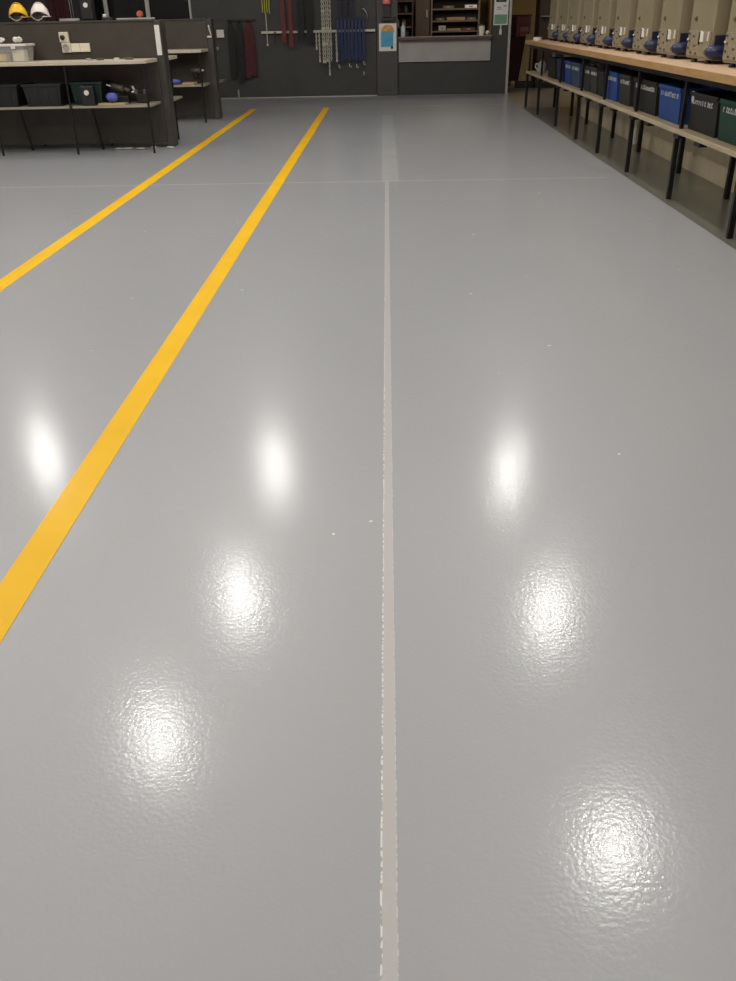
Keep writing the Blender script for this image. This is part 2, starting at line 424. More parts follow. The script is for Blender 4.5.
bin_(11.0, 11.30, 'bin_black', 'small black storage bin between a bright blue bin and slate bins', h=.26, letter=False)
bin_(11.38, 11.75, 'bin_slate', 'slate grey storage bin next to the small black bin', rnd=9)
bin_(11.80, 12.14, 'bin_slate', 'slate grey storage bin next to the slate blue bin', rnd=10)
bin_(12.40, 12.98, 'bin_teal', 'slate blue lettered storage bin in the far half of the bench', rnd=11)
bin_(13.02, 13.42, 'bin_blue', 'narrow bright blue storage bin beside the slate blue bin', rnd=12)
bin_(13.62, 14.06, 'bin_navy', 'dark blue unlettered storage bin beside the moss green bin', letter=False)
bin_(14.24, 14.86, 'bin_moss', 'very dark green storage bin farthest along the low shelf', letter=False, h=.27)
# odds and ends about the bench
def bottle(loc, label, mat, h=.24, r=.04, name='bottle', cat='bottle', cap='white_plastic', group=None):
    t = thing(name, label, cat, loc, 0, group)
    MB().lathe([(r*.92, 0), (r, .01), (r, h*.68), (r*.45, h*.82), (r*.4, h*.88)], n=16).build('bottle_body', mat, t, smooth=True)
    MB().lathe([(r*.46, h*.885), (r*.46, h), (0, h)], n=14).build('cap', cap, t)
    return t
bottle((2.96, 9.74, .57+G), 'tall grey bottle behind the gap beside the narrow charcoal bin', 'counter_panel', .38, .045)
bottle((2.96, 9.44, .57+G), 'pink bottle standing behind the wide black bin', 'pink', .37, .035)
jug = thing('jug', 'pale grey plastic jug on the doorway end of the low shelf', 'jug', (2.62, 15.86, .57+G)); jug.scale = (.8, .8, .85)
MB().lathe([(.085, 0), (.09, .02), (.09, .15), (.05, .2), (.035, .22)], n=18).build('jug_body', 'jug_grey', jug, smooth=True)
MB().lathe([(.038, .221), (.038, .245), (0, .245)], n=14).build('lid', 'dark', jug)
MB().tube([(-.08, 0, .15), (-.13, 0, .16), (-.14, 0, .10), (-.088, 0, .05)], .01).build('handle', 'white_plastic', jug)
tp = thing('paint_tin', 'shallow white tin on the doorway end of the pine worktop', 'tin', (2.56, 16.15, 1.04+G))
MB().lathe([(.07, 0), (.07, .035), (.074, .04), (.074, .045), (0, .045)], n=20).build('tin_body', 'white_plastic', tp)
MB().lathe([(.055, .0455), (.055, .05), (0, .05)], n=20).build('lid', 'cream_plastic', tp)
cup = thing('canister', 'small white canister on top of the very dark green bin\'s far end', 'canister', (2.74, 15.36, .57+G))
MB().lathe([(.05, 0), (.05, .33), (.045, .345)], n=16).build('canister_body', 'counter_panel', cup, smooth=False)
MB().lathe([(.048, .346), (.048, .385), (.03, .40), (0, .40)], n=16).build('cap', 'white_plastic', cup)
cup['label'] = 'grey canister with white cap standing past the very dark green bin'
for i, (y, c, lab) in enumerate(((11.55, 'knob', 'brown cable coil heaped on a slate bin beside the small black bin'), (12.0, 'tool_grey', 'grey cable coil heaped on the slate bin nearest the slate blue bin'))):
    t = MB()
    for j in range(3):
        pts = [(2.68+.10*math.cos(a)+.01*j, y+(.13 if i == 0 else .10)*math.sin(a), .57+.285+.02+.022*j+.012*math.sin(3*a+j)) for a in [2*PI*q/22 for q in range(23)]]
        t.tube(pts, .012, 6)
    tag(t.build('cable_coil', c, smooth=True), lab, 'cable')
tag(MB().tube([(3.085, 11.4, 0.002), (3.085, 11.4, .5)], .022, 10).build('pipe', 'white_plastic'), 'white vertical pipe against the beige wall under the bench', 'pipe')

# ------------------------------------------------------------------ workstations
def workstation(y, label, xl, trunk=True, x=-2.80):
    """double bench about a tall spine, its end at x=-2.85; local origin at the spine's foot"""
    t = thing('workstation', label, 'workstation', (x, y, 0))
    L = xl-x; xs_ = .06 if trunk else .02
    MB().box((L, -.125, .06), (-.01, .125, 1.44)).build('partition', 'panel', t, .004)
    MB().box((L, -.135, 1.441), (-.01, .135, 1.462)).build('partition_cap', 'panel', t, .003)
    MB().box((-.008, -.13, 0), (.075, .13, 1.455)).build('end_post', 'post', t, .006)
    if trunk: MB().box((.0, -.150, 1.07), (.060, -.1315, 1.40)).build('trunking_strip', 'white_paper', t, .002)
    for s in (-1, 1):
        poly = [(L, s*.70), (-.20, s*.70), (-.04, s*.62), (-.012, s*.136), (L, s*.136)]
        if s < 0: MB().prism(poly, 1.0, 1.04).build('worktop', 'laminate', t, .004)
        else: MB().prism([(L, .70), (xs_, .70), (xs_, .136), (L, .136)], 1.0, 1.04).build('worktop', 'laminate', t, .004)
        for a, b in ((L, -1.03), (-1.0, -.03 if s < 0 else .08)):
            MB().box((a, s*.66, .525), (b, s*.136, .55)).build('shelf', 'shelf_board', t, .002)
        for lx in (-.06 if s < 0 else -.04, -1.015, -1.96, -2.9):
            if lx < L: continue
            MB().tube([(lx, s*.675, 0), (lx, s*.675, .999)], .014, 8).build('leg', 'black_steel', t)
        for x in (-.83, -1.75):
            if x < L: continue
            MB().tube([(x-.05, s*.30, .523), (x, s*.22, .005)], .016, 8).build('brace', 'black_steel', t)
    return t
B1, B2 = 12.05, 15.5
ws1 = workstation(B1, 'nearer dark double workstation with cream worktop, hard hats along its spine', -7.0)
ws2 = workstation(B2, 'farther dark double workstation with cream worktop, near the back wall', -7.0, False, -2.78)
WT = 1.04+G; SH = .55+G; TOP = 1.462+G
# hard hats
def hat(loc, rz, mat, label):
    t = thing('hard_hat', label, 'hard hat', loc, rz, 'hard hats'); t.scale = (.80, .85, .92)
    b = MB(); n, mz_ = 24, 8
    rings = []
    for j in range(mz_+1):
        a = PI/2*j/mz_; r = math.cos(a); z = math.sin(a)
        if j == mz_: rings.append([b.bm.verts.new((0, 0, .06+.155))]); break
        rings.append([b.bm.verts.new((.14*r*math.cos(2*PI*k/n), .115*r*math.sin(2*PI*k/n), .06+.155*z+(.055*max(0, -math.sin(2*PI*k/n))**2*(1-z)**2 if j < 4 else 0))) for k in range(n)])
    for a, c in zip(rings, rings[1:]):
        for k in range(n):
            q = list(dict.fromkeys([a[k % len(a)], a[(k+1) % len(a)], c[(k+1) % len(c)], c[k % len(c)]]))
            if len(q) > 2: b.bm.faces.new(q)
    # inner shell, so that the opening shows a hollow
    o = b.build('shell', mat, t, smooth=True)
    sd = o.modifiers.new('solid', 'SOLIDIFY'); sd.thickness = .004
    b = MB(); ins, out = [], []
    for k in range(13):
        a = -PI*.38+PI*.76*k/12
        ins.append((.138*math.cos(a), .114*math.sin(a))); out.append(((.138+.026*math.cos(a)**.5 if abs(math.cos(a))>0 else .138)*math.cos(a), .13*math.sin(a)))
    b.prism(ins+out[::-1], .052, .06); b.build('peak', mat, t, .002)
    b = MB(); b.strip([(-.14+.28*k/10, 0, .213+.012*math.sin(PI*k/10)-.16*(abs(k-5)/5)**2.6) for k in range(11)], .03, .008, (0, 1, 0)); b.build('ridge', mat, t)
    pts = [(.112*math.cos(2*PI*k/20), .092*math.sin(2*PI*k/20), .032) for k in range(21)]
    b = MB()
    for a, c in zip(pts, pts[1:]):
        b.hexa([(a[0]*.96, a[1]*.96, 0), (a[0], a[1], 0), (c[0], c[1], 0), (c[0]*.96, c[1]*.96, 0)], [(a[0]*.96, a[1]*.96, .07), (a[0], a[1], .07), (c[0], c[1], .07), (c[0]*.96, c[1]*.96, .07)])
    b.build('headband', 'dark', t)
    MB().strip([(-.12, -.095, .075), (-.08, -.11, .04), (-.02, -.118, .012), (.04, -.115, .03), (.09, -.10, .07)], .016, .003, (0, .3, 1)).build('chin_strap', 'webbing', t)
    return t
hat((-4.495, B1, TOP), .15, 'hat_yellow', 'yellow hard hat on the nearer workstation\'s spine')
hat((-4.225, B1, TOP), .1, 'hat_white', 'white hard hat beside the yellow one on the spine')
# things along the spine's top
sp = thing('tool_case', 'black soft case with a round white badge on the nearer spine', 'case', (-3.63, B1+.02, TOP))
MB().box((-.075, -.07, 0), (.075, .07, .26)).build('case_body', 'dark', sp, .02)
MB().lathe([(.028, 0), (.028, -.006), (0, -.008)], (.0, -.0705, .165), 20, 'Y').build('badge', 'white_plastic', sp)
MB().tube([(-.05, 0, .259), (-.03, 0, .30), (.03, 0, .30), (.05, 0, .259)], .008).build('handle', 'dark', sp)
tr = thing('metal_tray', 'small pale metal tray on the nearer spine beside the black case', 'tray', (-3.87, B1, TOP))
MB().box((-.11, -.05, 0), (.11, .05, .006)).build('tray_base', 'alu', tr); MB().box((-.11, -.05, .0065), (.11, -.044, .026)).box((-.11, .044, .0065), (.11, .05, .026)).build('tray_side', 'alu', tr)
cl = thing('clamp', 'small clamp with a pale knob, beside the black case', 'clamp', (-3.43, B1, TOP))
MB().box((-.03, -.03, 0), (.10, .03, .03)).build('clamp_body', 'dark', cl, .004); MB().lathe([(.02, .031), (.026, .05), (.015, .066), (0, .066)], (0, 0, 0), 14).build('knob', 'white_plastic', cl)
od = thing('tape_dispenser', 'orange-red tape dispenser on the nearer spine', 'dispenser', (-2.99, B1, TOP))
MB().box((-.045, -.025, 0), (.045, .025, .02)).build('dispenser_base', 'cardboard', od, .003)
MB().lathe([(.03, -.035), (.036, -.025), (.036, .025), (.03, .035)], (0, 0, .058), 20, 'Y').build('roll', 'orange_red', od)
sm = thing('spirit_level', 'long pale spirit level lying on the nearer spine by its post', 'level', (-3.06, B1-.09, TOP))
MB().box((-.2, -.015, 0), (.27, .015, .018)).build('level_body', 'alu', sm, .002); MB().box((.0, -.0165, .004), (.05, -.0155, .014)).build('vial', 'poster_green', sm)
# power outlets on the spine
yo = B1-.1255
po = thing('power_outlet', 'pale L-shaped bank of power outlets on the nearer spine', 'outlet', (-3.97, yo, 1.12)); po.scale = (.87, 1, .9)
MB().box((.0, -.04, 0), (.125, -.0005, .125)).build('outlet_box', 'cream_plastic', po, .006)
MB().box((-.015, -.045, .128), (.115, -.0005, .25)).build('switch_box', 'cream_plastic', po, .006)
MB().box((.128, -.03, .005), (.255, -.0005, .11)).build('cover_plate', 'card', po, .004)
MB().box((.258, -.03, .005), (.395, -.0005, .11)).build('cover_plate', 'card', po, .004)
MB().lathe([(.045, 0), (.045, -.012), (.034, -.012), (.034, -.004), (0, -.004)], (.06, -.0405, .06), 20, 'Y').build('socket', 'counter_panel', po)
MB().lathe([(.03, 0), (.03, -.03), (.022, -.04), (0, -.04)], (.04, -.0455, .185), 16, 'Y').build('rotary_switch', 'dark', po)
# worktop of the nearer bench
tb = thing('plastic_tub', 'clear lidded plastic tub on the cream worktop under the hard hats', 'tub', (-4.60, 11.66, WT))
b = MB()
b.hexa([(-.28, -.13, 0), (.28, -.13, 0), (.28, .13, 0), (-.28, .13, 0)], [(-.31, -.15, .165), (.31, -.15, .165), (.31, .15, .165), (-.31, .15, .165)])
bmesh.ops.delete(b.bm, geom=[f for f in b.bm.faces if all(v.co.z > .16 for v in f.verts)], context='FACES_ONLY')
o = b.build('tub_wall', 'clear', tb); sd = o.modifiers.new('s', 'SOLIDIFY'); sd.thickness = .003; sd.offset = -1
MB().box((-.325, -.165, .166), (.325, .165, .19)).build('lid', 'white_plastic', tb, .006)
MB().box((.15, -.176, .14), (.2, -.1655, .185)).box((-.2, -.176, .14), (-.15, -.1655, .185)).build('clip', 'white_plastic', tb)
tag(MB().box((-4.47, 11.545, WT+.005), (-4.335, 11.70, WT+.125)).build('card_box', 'card', bevel=.003), 'cream card box inside the clear tub', 'box')
tag(MB().box((-4.70, 11.545, WT+.005), (-4.55, 11.68, WT+.085)).build('sponge', 'sponge', bevel=.012), 'yellow sponge inside the clear tub', 'sponge')
tag(MB().blob((-4.42, 11.66, WT+.19+.045), (.05, .045, .032), 4, .28).build('crumpled_tissue', 'white_paper'), 'crumpled white tissue on the tub lid near its middle', 'tissue')
tag(MB().blob((-4.62, 11.65, WT+.19+.045), (.045, .045, .03), 9, .28).build('crumpled_tissue', 'white_paper'), 'crumpled white tissue on the tub lid, nearer the frame edge', 'tissue')
for i, (x, s, m, lab) in enumerate(((-3.56, .03, 'steel', 'thin steel offcut on the cream worktop below the outlets'), (-3.42, .045, 'knob', 'brown offcut on the cream worktop near the outlets'), (-3.22, .03, 'white_plastic', 'small white block on the cream worktop, middle of the scraps'), (-3.07, .05, 'tool_grey', 'dark grey offcut on the cream worktop near the post'))):
    tag(MB().prism([(x-s, 11.55), (x+s, 11.54), (x+s*.8, 11.60), (x-s*.2, 11.61)], WT, WT+.022).build('offcut', m, bevel=.002), lab, 'offcut')
# crates on the nearer shelf
def crate(x0, x1, mat, label, y=11.42, h=.245, d=.40):
    t = thing('crate', label, 'crate', ((x0+x1)/2, y, SH)); w = (x1-x0)/2
    b = MB(); b.hexa([(-w+.03, .02, 0), (w-.03, .02, 0), (w-.03, d-.02, 0), (-w+.03, d-.02, 0)], [(-w, 0, h), (w, 0, h), (w, d, h), (-w, d, h)])
    bmesh.ops.delete(b.bm, geom=[f for f in b.bm.faces if all(v.co.z > h-.01 for v in f.verts)], context='FACES_ONLY')
    o = b.build('crate_wall', mat, t); sd = o.modifiers.new('s', 'SOLIDIFY'); sd.thickness = .006; sd.offset = -1
    MB().box((-w-.012, -.014, h-.022), (w+.012, -.001, h+.004)).box((-w-.012, d+.001, h-.022), (w+.012, d+.014, h+.004)).build('rim', mat, t, .003)
    r = MB()
    for k in range(4):
        xx = -w*.75+k*w*.5; r.box((xx-.006, .004, .03), (xx+.006, .024, h-.03))
    r.build('rib', mat, t)
    return t
crate(-5.25, -4.45, 'crate_black', 'long black crate on the nearer shelf, cut by the frame edge')
crate(-4.38, -3.92, 'crate_black', 'black crate on the nearer shelf under the power outlets')
crate(-3.83, -3.45, 'crate_green', 'dark green crate on the nearer shelf beside a black crate', y=11.535, h=.25, d=.37)
sp2 = thing('lamp_head', 'black work lamp with a white round lens before the green crate', 'work lamp', (-3.60, 11.455, SH))
MB().box((-.08, -.04, 0), (.08, .045, .22)).build('housing', 'dark', sp2, .012)
MB().lathe([(.034, 0), (.034, -.015), (0, -.018)], (.0, -.0405, .145), 20, 'Y').build('lens_barrel', 'dark', sp2); MB().lathe([(.03, 0), (.03, -.004), (0, -.005)], (.0, -.059, .145), 20, 'Y').build('lens', 'white_plastic', sp2)
bd = tag(MB().box((-3.48, 11.40, SH), (-3.15, 11.56, SH+.022)).build('wooden_board', 'ply', bevel=.002), 'short bare wooden board on the nearer shelf under the blue rag', 'board')
bd.location = (0, 0, 0)
tag(MB().blob((-3.32, 11.47, SH+.022+.062), (.072, .05, .055), 2, .12).build('rag', 'blue_cloth', smooth=True), 'crumpled blue rag on the wooden board', 'rag')
gr = thing('angle_grinder', 'grey angle grinder behind the blue rag', 'grinder', (-3.26, 11.68, SH))
MB().box((-.10, -.05, 0), (.10, .05, .09)).build('case', 'dark', gr, .01)
MB().tube([(-.11, 0, .20), (-.02, 0, .175), (.04, 0, .165)], .036, 12, .045).build('motor_body', 'tool_grey', gr, smooth=True)
MB().tube([(.04, 0, .165), (.11, 0, .14)], .03, 10, .022).build('grip', 'tool_grey', gr, smooth=True)
MB().lathe([(.06, 0), (.06, .01), (.01, .014), (0, .014)], (-.06, -.01, .10), 18).build('disc', 'knob', gr)
MB().tube([(-.16, -.02, .215), (-.07, -.02, .18)], .010, 8).build('side_handle', 'steel', gr)
vs = thing('bench_vice', 'small dark bench vice with pale screw on the nearer shelf by the leg', 'vice', (-3.0, 11.72, SH))
MB().box((-.07, -.06, 0), (.07, .06, .10)).build('vice_base', 'dark', vs, .008)
MB().box((-.09, -.05, .101), (-.05, .05, .15)).build('jaw', 'tool_grey', vs, .004); MB().box((.02, -.05, .101), (.06, .05, .15)).build('jaw', 'tool_grey', vs, .004)
MB().tube([(-.13, -.02, .125), (-.091, -.02, .125)], .012, 8).build('screw', 'steel', vs); MB().tube([(-.115, -.02, .19), (-.09, -.02, .14)], .014, 8).build('lever', 'white_plastic', vs)
for i, (x, y, s) in enumerate(((-3.42, 11.78, .05), (-3.30, 11.80, .07), (-3.13, 11.76, .05), (-2.76, 11.83, .05), (-2.98, 11.86, .04))):
    lab = ['pale grout crumb on the floor under the nearer shelf, farthest from the post', 'larger pale grout crumb under the nearer shelf', 'pale grout crumb under the nearer shelf, closest to the leg', 'pale grout crumb at the foot of the nearer post', 'pale grout crumb between the leg and post'][i]
    tag(MB().blob((x, y, .013), (s, s*.5, .010), 20+i, .2).build('grout_crumb', 'grout'), lab, 'debris')
# farther bench
pl = MB().box((-3.16, 14.86, SH), (-2.97, 15.10, SH+.03)).build('wooden_board', 'ply', bevel=.003); tag(pl, 'bare wooden board on the farther workstation\'s shelf', 'board')
ob = tag(MB().blob((-3.30, 14.98, SH+.045), (.09, .06, .038), 31, .1).build('rag', 'blue_cloth', smooth=True), 'dark blue rag on the farther workstation\'s shelf', 'rag')
dr = thing('drill', 'black drill with a steel chuck on the farther workstation\'s shelf', 'drill', (-2.99, 15.22, SH))
MB().box((-.06, -.04, 0), (.05, .04, .05)).build('battery', 'dark', dr, .006); MB().tube([(-.01, 0, .051), (-.02, 0, .15)], .026, 10, .03).build('grip', 'dark', dr)
MB().tube([(-.08, 0, .19), (.07, 0, .185)], .045, 12, .038).build('motor_body', 'tool_grey', dr, smooth=True); MB().tube([(.071, 0, .185), (.12, 0, .184)], .024, 12, .012).build('chuck', 'steel', dr)
pb = thing('blow_gun', 'white-tipped blow gun hanging on the farther spine', 'blow gun', (-2.75, B2-.1315, 1.2))
MB().tube([(0, -.02, .17), (.01, -.02, .10), (.03, -.025, .03)], .012, 8, .006).build('nozzle', 'white_plastic', pb); MB().box((-.035, -.03, -.005), (.035, -.0005, .02)).build('holder', 'white_plastic', pb, .003)
tag(MB().blob((-3.44, 12.55, SH+.06), (.05, .05, .05), 40, .12).build('rag', 'blue_cloth', smooth=True), 'small pale blue rag on the nearer workstation\'s rear shelf', 'rag')

# dark red curtain standing beyond the workstations
cu = thing('welding_curtain', 'dark red hanging curtain on a stand behind the nearer workstation', 'curtain', (-6.02, 18.2, 0))
b = MB(); fr, bk = [], []
for k in range(25):
    x = -.2+.4*k/24; y = .03*math.sin(k*1.1); fr.append((x, y)); bk.append((x, y+.006))
b.prism(fr+bk[::-1], .25, 1.95); b.build('cloth', 'maroon', cu)
MB().tube([(-.24, 0, 1.98), (.24, 0, 1.98)], .016).tube([(-.24, 0, .02), (-.24, 0, 1.97)], .018).tube([(.24, 0, .02), (.24, 0, 1.97)], .018).tube([(-.24, -.25, .02), (-.24, .25, .02)], .018).tube([(.24, -.25, .02), (.24, .25, .02)], .018).build('stand', 'black_steel', cu)

# ------------------------------------------------------------------ wall rack
WY = BY-.001
sb = thing('light_switch', 'white switch box on the charcoal wall beside the farther workstation', 'switch', (-3.27, WY, 1.12))
MB().box((-.075, -.05, 0), (.075, 0, .14)).build('switch_box', 'white_plastic', sb, .006); MB().box((-.02, -.06, .045), (.02, -.051, .095)).build('rocker', 'card', sb, .002)
rk = thing('hanging_rail', 'long pale hanging rail across the charcoal wall', 'rail', (-1.3, WY, 1.195))
MB().box((-1.14, -.075, -.022), (1.14, -.05, .022)).build('rail_bar', 'rail', rk, .004)
for x in (-1.05, -.35, .35, 1.05): MB().box((x-.02, -.0495, -.015), (x+.02, 0, .015)).build('bracket', 'rail', rk)
for x in (-.62, -.41, -.2, .02, .12, .45): MB().tube([(x, -.076, .01), (x, -.12, -.01), (x, -.125, .02)], .006, 6).build('hook', 'steel', rk)
r2 = thing('hanging_rail', 'upper hanging rail high on the charcoal wall, holding the straps', 'rail', (-1.3, WY, 2.15))
MB().box((-1.25, -.20, -.022), (1.2, -.175, .022)).build('rail_bar', 'rail', r2, .004)
for x in (-1.1, -.35, .35, 1.1): MB().box((x-.02, -.1745, -.015), (x+.02, 0, .015)).build('bracket', 'rail', r2)
r3 = thing('hook_strip', 'short dark hook strip on the charcoal wall above the long dark straps', 'hook strip', (-2.83, WY, 1.415))
MB().box((-.29, -.03, -.02), (.29, 0, .02)).build('strip_board', 'black_steel', r3, .003)
for x in (-.22, -.05, .14): MB().tube([(x, -.03, 0), (x, -.085, -.01), (x, -.09, .015)], .007, 6).build('hook', 'black_steel', r3)

def strap(x, ztop, zbot, mat, label, w=.03, n=2, spread=.03, y=-.10, hook=None, group=None, seed=0, name='hanging_strap', buckles=False):
    """folded strap: n hanging lengths joined at the top loop, end fitting at the bottom"""
    rnd = random.Random(seed+int(x*1000)); t = thing(name, label, 'strap', (x, WY+y, zbot), 0, group)
    h = ztop-zbot
    for k in range(n):
        ox = (k-(n-1)/2)*spread; z1 = rnd.uniform(0, .08)*h
        pts = [(ox*.35, 0, h), (ox*.8, -.008+rnd.uniform(-.006, .006), h*.8), (ox+rnd.uniform(-.008, .008), -.012, h*.5), (ox+rnd.uniform(-.005, .005), -.006, h*.2+z1), (ox, -.008, z1)]
        MB().strip(pts, w, .006).build('webbing', mat, t)
    MB().tube([(-spread*.5, 0, h-.01), (-.012, 0, h+.035), (.012, 0, h+.035), (spread*.5, 0, h-.01)], .010, 6).build('loop', mat, t)
    if hook:
        MB().tube([(0, -.01, -.0), (.0, -.012, -.05), (.022, -.012, -.07), (.034, -.012, -.045)], .009, 6).build('end_hook', hook, t)
    return t
# the three long bundles on the short hook strip
strap(-3.05, 1.38, .36, 'black_strap', 'long black strap bundle, closest to the white switch box', .055, 3, .045, seed=1)
strap(-2.88, 1.375, .28, 'black_strap', 'long black strap bundle between a black and a dark red one', .055, 3, .045, seed=2)
strap(-2.69, 1.38, .36, 'dark_red', 'long dark red strap bundle hanging on the short hook strip', .06, 4, .05, seed=3)
# from the upper rail: yellow, red, black, pale chains, blue
UY = -.215
strap(-2.30, 2.13, 1.52, 'yellow_strap', 'yellow strap with yellow end fittings at the end of the rail', .02, 4, .045, UY, seed=4)
yh = thing('hanging_chain', 'thin pale chain hanging under the yellow strap', 'chain', (-2.31, WY-.215, 1.0))
MB().tube([(0, 0, .0), (0, 0, .53)], .008, 6).build('links', 'white_chain', yh); MB().lathe([(0, -.03), (.02, -.015), (.02, .01), (0, .02)], (0, 0, -.02), 10).build('weight', 'white_chain', yh)
for i, (x, z) in enumerate(((-1.97, .95), (-1.83, .93))):
    strap(x, 2.13, z, 'red_strap', ['red strap on the rail, the one closer to the yellow strap', 'red strap on the rail, the one closer to the black straps'][i], .028, 3, .028, UY, None, 'red straps on the rail', seed=5+i)
strap(-2.16, 1.17, .98, 'dark_red', 'short dark red strap below the rail between yellow and red straps', .03, 1, .03, -.15, seed=8)
for i, (x, z) in enumerate(((-1.63, 1.02), (-1.45, .98))):
    strap(x, 2.13, z, 'black_strap', ['black strap on the rail next to the red straps', 'black strap on the rail next to the pale chains'][i], .045, 3, .04, UY, None, 'black straps on the rail', seed=9+i)
def chain(x, zt, zb, label, r=.008, weights=(), dy=0):
    t = thing('hanging_chain', label, 'chain', (x, WY+UY-.03-dy, zb), 0, 'pale chains on the rail')
    b = MB(); z = 0; k = 0
    while z < zt-zb-.05:
        if k % 2: b.tube([(-.006, 0, z), (-.014, 0, z+.02), (-.006, 0, z+.045), (.006, 0, z+.045), (.014, 0, z+.02), (.006, 0, z), (-.006, 0, z)], r*.6, 5)
        else: b.tube([(0, -.006, z), (0, -.014, z+.02), (0, -.006, z+.045), (0, .006, z+.045), (0, .014, z+.02), (0, .006, z), (0, -.006, z)], r*.6, 5)
        z += .038; k += 1
    b.tube([(0, 0, z), (0, .03+dy, zt-zb)], .006, 5)
    b.build('links', 'white_chain', t)
    for zz in weights: MB().lathe([(0, -.035), (.017, -.02), (.018, .015), (.01, .03), (0, .03)], (0, 0, zz-zb), 10).build('fitting', 'white_chain', t)
    return t
pos = [(-1.33, .90, (.90,)), (-1.27, .68, (.68,)), (-1.20, .66, (.66, .98, 1.24, 1.55)), (-1.16, .66, (.66, .98, 1.24, 1.55)), (-1.12, .68, (.68, .98, 1.24)), (-1.08, .44, (.44, 1.24)), (-1.04, .66, (.98, 1.24, 1.55)), (-.93, .68, (.68, .78))]
lb = ['pale chain closest to the black straps', 'second pale chain from the black straps', 'third pale chain from the black straps', 'fourth pale chain from the black straps', 'fifth pale chain from the black straps', 'longest pale chain, hanging lowest of the cluster', 'pale chain just beyond the longest one, toward the blue straps', 'pale chain hanging closest in front of the blue straps']
for i, ((x, zb, w), l) in enumerate(zip(pos, lb)): chain(x, 2.13 if x > -1.25 and x < -1 else 1.2, zb, l, .010, w, .05*(i % 2))
ords = ['first', 'second', 'third', 'fourth', 'fifth', 'sixth', 'seventh', 'eighth']
for i in range(8):
    x = -.90+.072*i
    strap(x, 1.40, .60+.05*((i*37) % 5)/4, 'blue_strap', '%s blue strap along the rail, counted from the pale chains' % ords[i], .017, 3, .020, -.14, 'steel' if i in (0, 3, 5, 7) else None, 'blue straps on the rail', seed=20+i)
for i in range(3):
    strap(-.86+.12*i, 2.13, 1.46, 'navy_strap', ['dark navy strap above the blue ones, nearest the pale chains', 'dark navy strap above the blue ones, middle of its three', 'dark navy strap above the blue ones, nearest the curved hook'][i], .03, 2, .04, UY, None, 'dark navy straps on the upper rail', seed=40+i)
hk = thing('steel_hook', 'bright curved steel hook hanging near the grey pillar', 'hook', (-.36, WY-.02, 1.38))
MB().tube([(-.06, 0, .20), (-.02, -.02, .19), (.03, -.03, .13), (.055, -.03, .06), (.06, -.02, 0)], .014, 8, .006).build('hook_body', 'steel', hk, smooth=True); MB().box((-.075, -.015, .17), (-.045, .019, .23)).build('hanger', 'black_steel', hk)
pbm = thing('hanging_plumb_bob', 'small steel plumb bob hanging low near the grey pillar', 'plumb bob', (-.40, WY-.03, .36))
MB().lathe([(0, 0), (.018, .02), (.012, .09), (0, .11)], (0, 0, 0), 10).build('weight', 'steel', pbm, smooth=True); MB().tube([(0, 0, .11), (0, .028, .80)], .002, 5).build('cord', 'black_strap', pbm)
tag(MB().tube([(-3.0+.0, WY-.03, .0015), (-3.0, WY-.03, .16)], .018, 10).build('pipe_stub', 'alu'), 'short pale pipe stub standing on the floor at the charcoal wall', 'pipe').location = (-.0, 0, 0)

# pillar fittings
PY = BY-.07-.001
pt = thing('poster', 'blue and orange poster with a pale border on the grey pillar', 'poster', (.09, PY, .82))
MB().box((-.175, -.006, 0), (.175, 0, .49)).build('sheet', 'white_paper', pt)
MB().box((-.135, -.009, .075), (.11, -.0065, .335)).build('picture', 'poster_blue', pt)
MB().prism([(-.125, -.009), (.13, -.009), (.13, -.0065), (-.125, -.0065)], .335, .355).build('picture_band', 'yellow_strap', pt)
b = MB(); arc = [(.13*math.cos(PI*k/12), .11*math.sin(PI*k/12)) for k in range(13)]
v = [(.0+x, z+.357) for x, z in arc]
fa = [b.bm.verts.new((x, -.0088, z)) for x, z in v]; fb = [b.bm.verts.new((x, -.0065, z)) for x, z in v]
b.bm.faces.new(fa); b.bm.faces.new(fb[::-1])
for i in range(13): b.bm.faces.new((fa[i], fa[(i+1) % 13], fb[(i+1) % 13], fb[i]))
b.build('picture_arch', 'poster_orange', pt)
MB().lathe([(.025, 0), (.025, -.003), (0, -.003)], (.085, -.0092, .06), 14, 'Y').build('stamp', 'notice_black', pt)
al = thing('alarm_beacon', 'coral alarm beacon on a black bracket above the blue poster', 'beacon', (.075, PY, 1.42))
MB().box((-.06, -.10, 0), (.06, 0, .22)).build('bracket', 'dark', al, .006)
MB().box((-.10, -.07, -.07), (.16, 0, -.002)).build('sounder', 'dark', al, .006)
MB().lathe([(.08, 0), (.085, .03), (.085, .10), (.05, .16), (0, .17)], (0, -.09, .221), 18).build('lens', 'coral', al, smooth=True)
# counter
ct = thing('counter', 'serving counter with maroon top and pale grey front panel', 'counter', (1.235, BY, 0))
MB().box((-.93, -.16, 1.002), (.93, .17, 1.055)).build('countertop', 'counter_top', ct, .005)
MB().box((-.93, -.161, 1.057), (.93, .15, 1.064)).build('top_inlay', 'counter_panel', ct)
MB().box((-.925, -.05, .63), (.925, -.001, 1.0)).build('front_panel', 'counter_panel', ct, .004)
MB().box((-.925, -.058, .615), (.925, -.001, .6295)).build('edge_strip', 'alu', ct)
CT = 1.064+G
bottle((.40, BY-.03, CT), 'pale blue bottle at the pillar end of the counter', 'bottle_blue', .25, .045, cap='coral')
cp = thing('paper_cup', 'tall cream cup with dark lid on the counter', 'cup', (1.97, BY-.02, CT))
MB().lathe([(.045, 0), (.065, .17)], n=18).build('cup_body', 'card', cp); MB().lathe([(.069, .171), (.069, .182), (.06, .2), (0, .2)], n=18).build('lid', 'dark', cp)
tag(MB().blob((2.09, BY-.02, CT+.047), (.042, .05, .038), 50, .18).build('crumpled_paper', 'white_paper'), 'crumpled white paper beside the cream cup', 'paper')
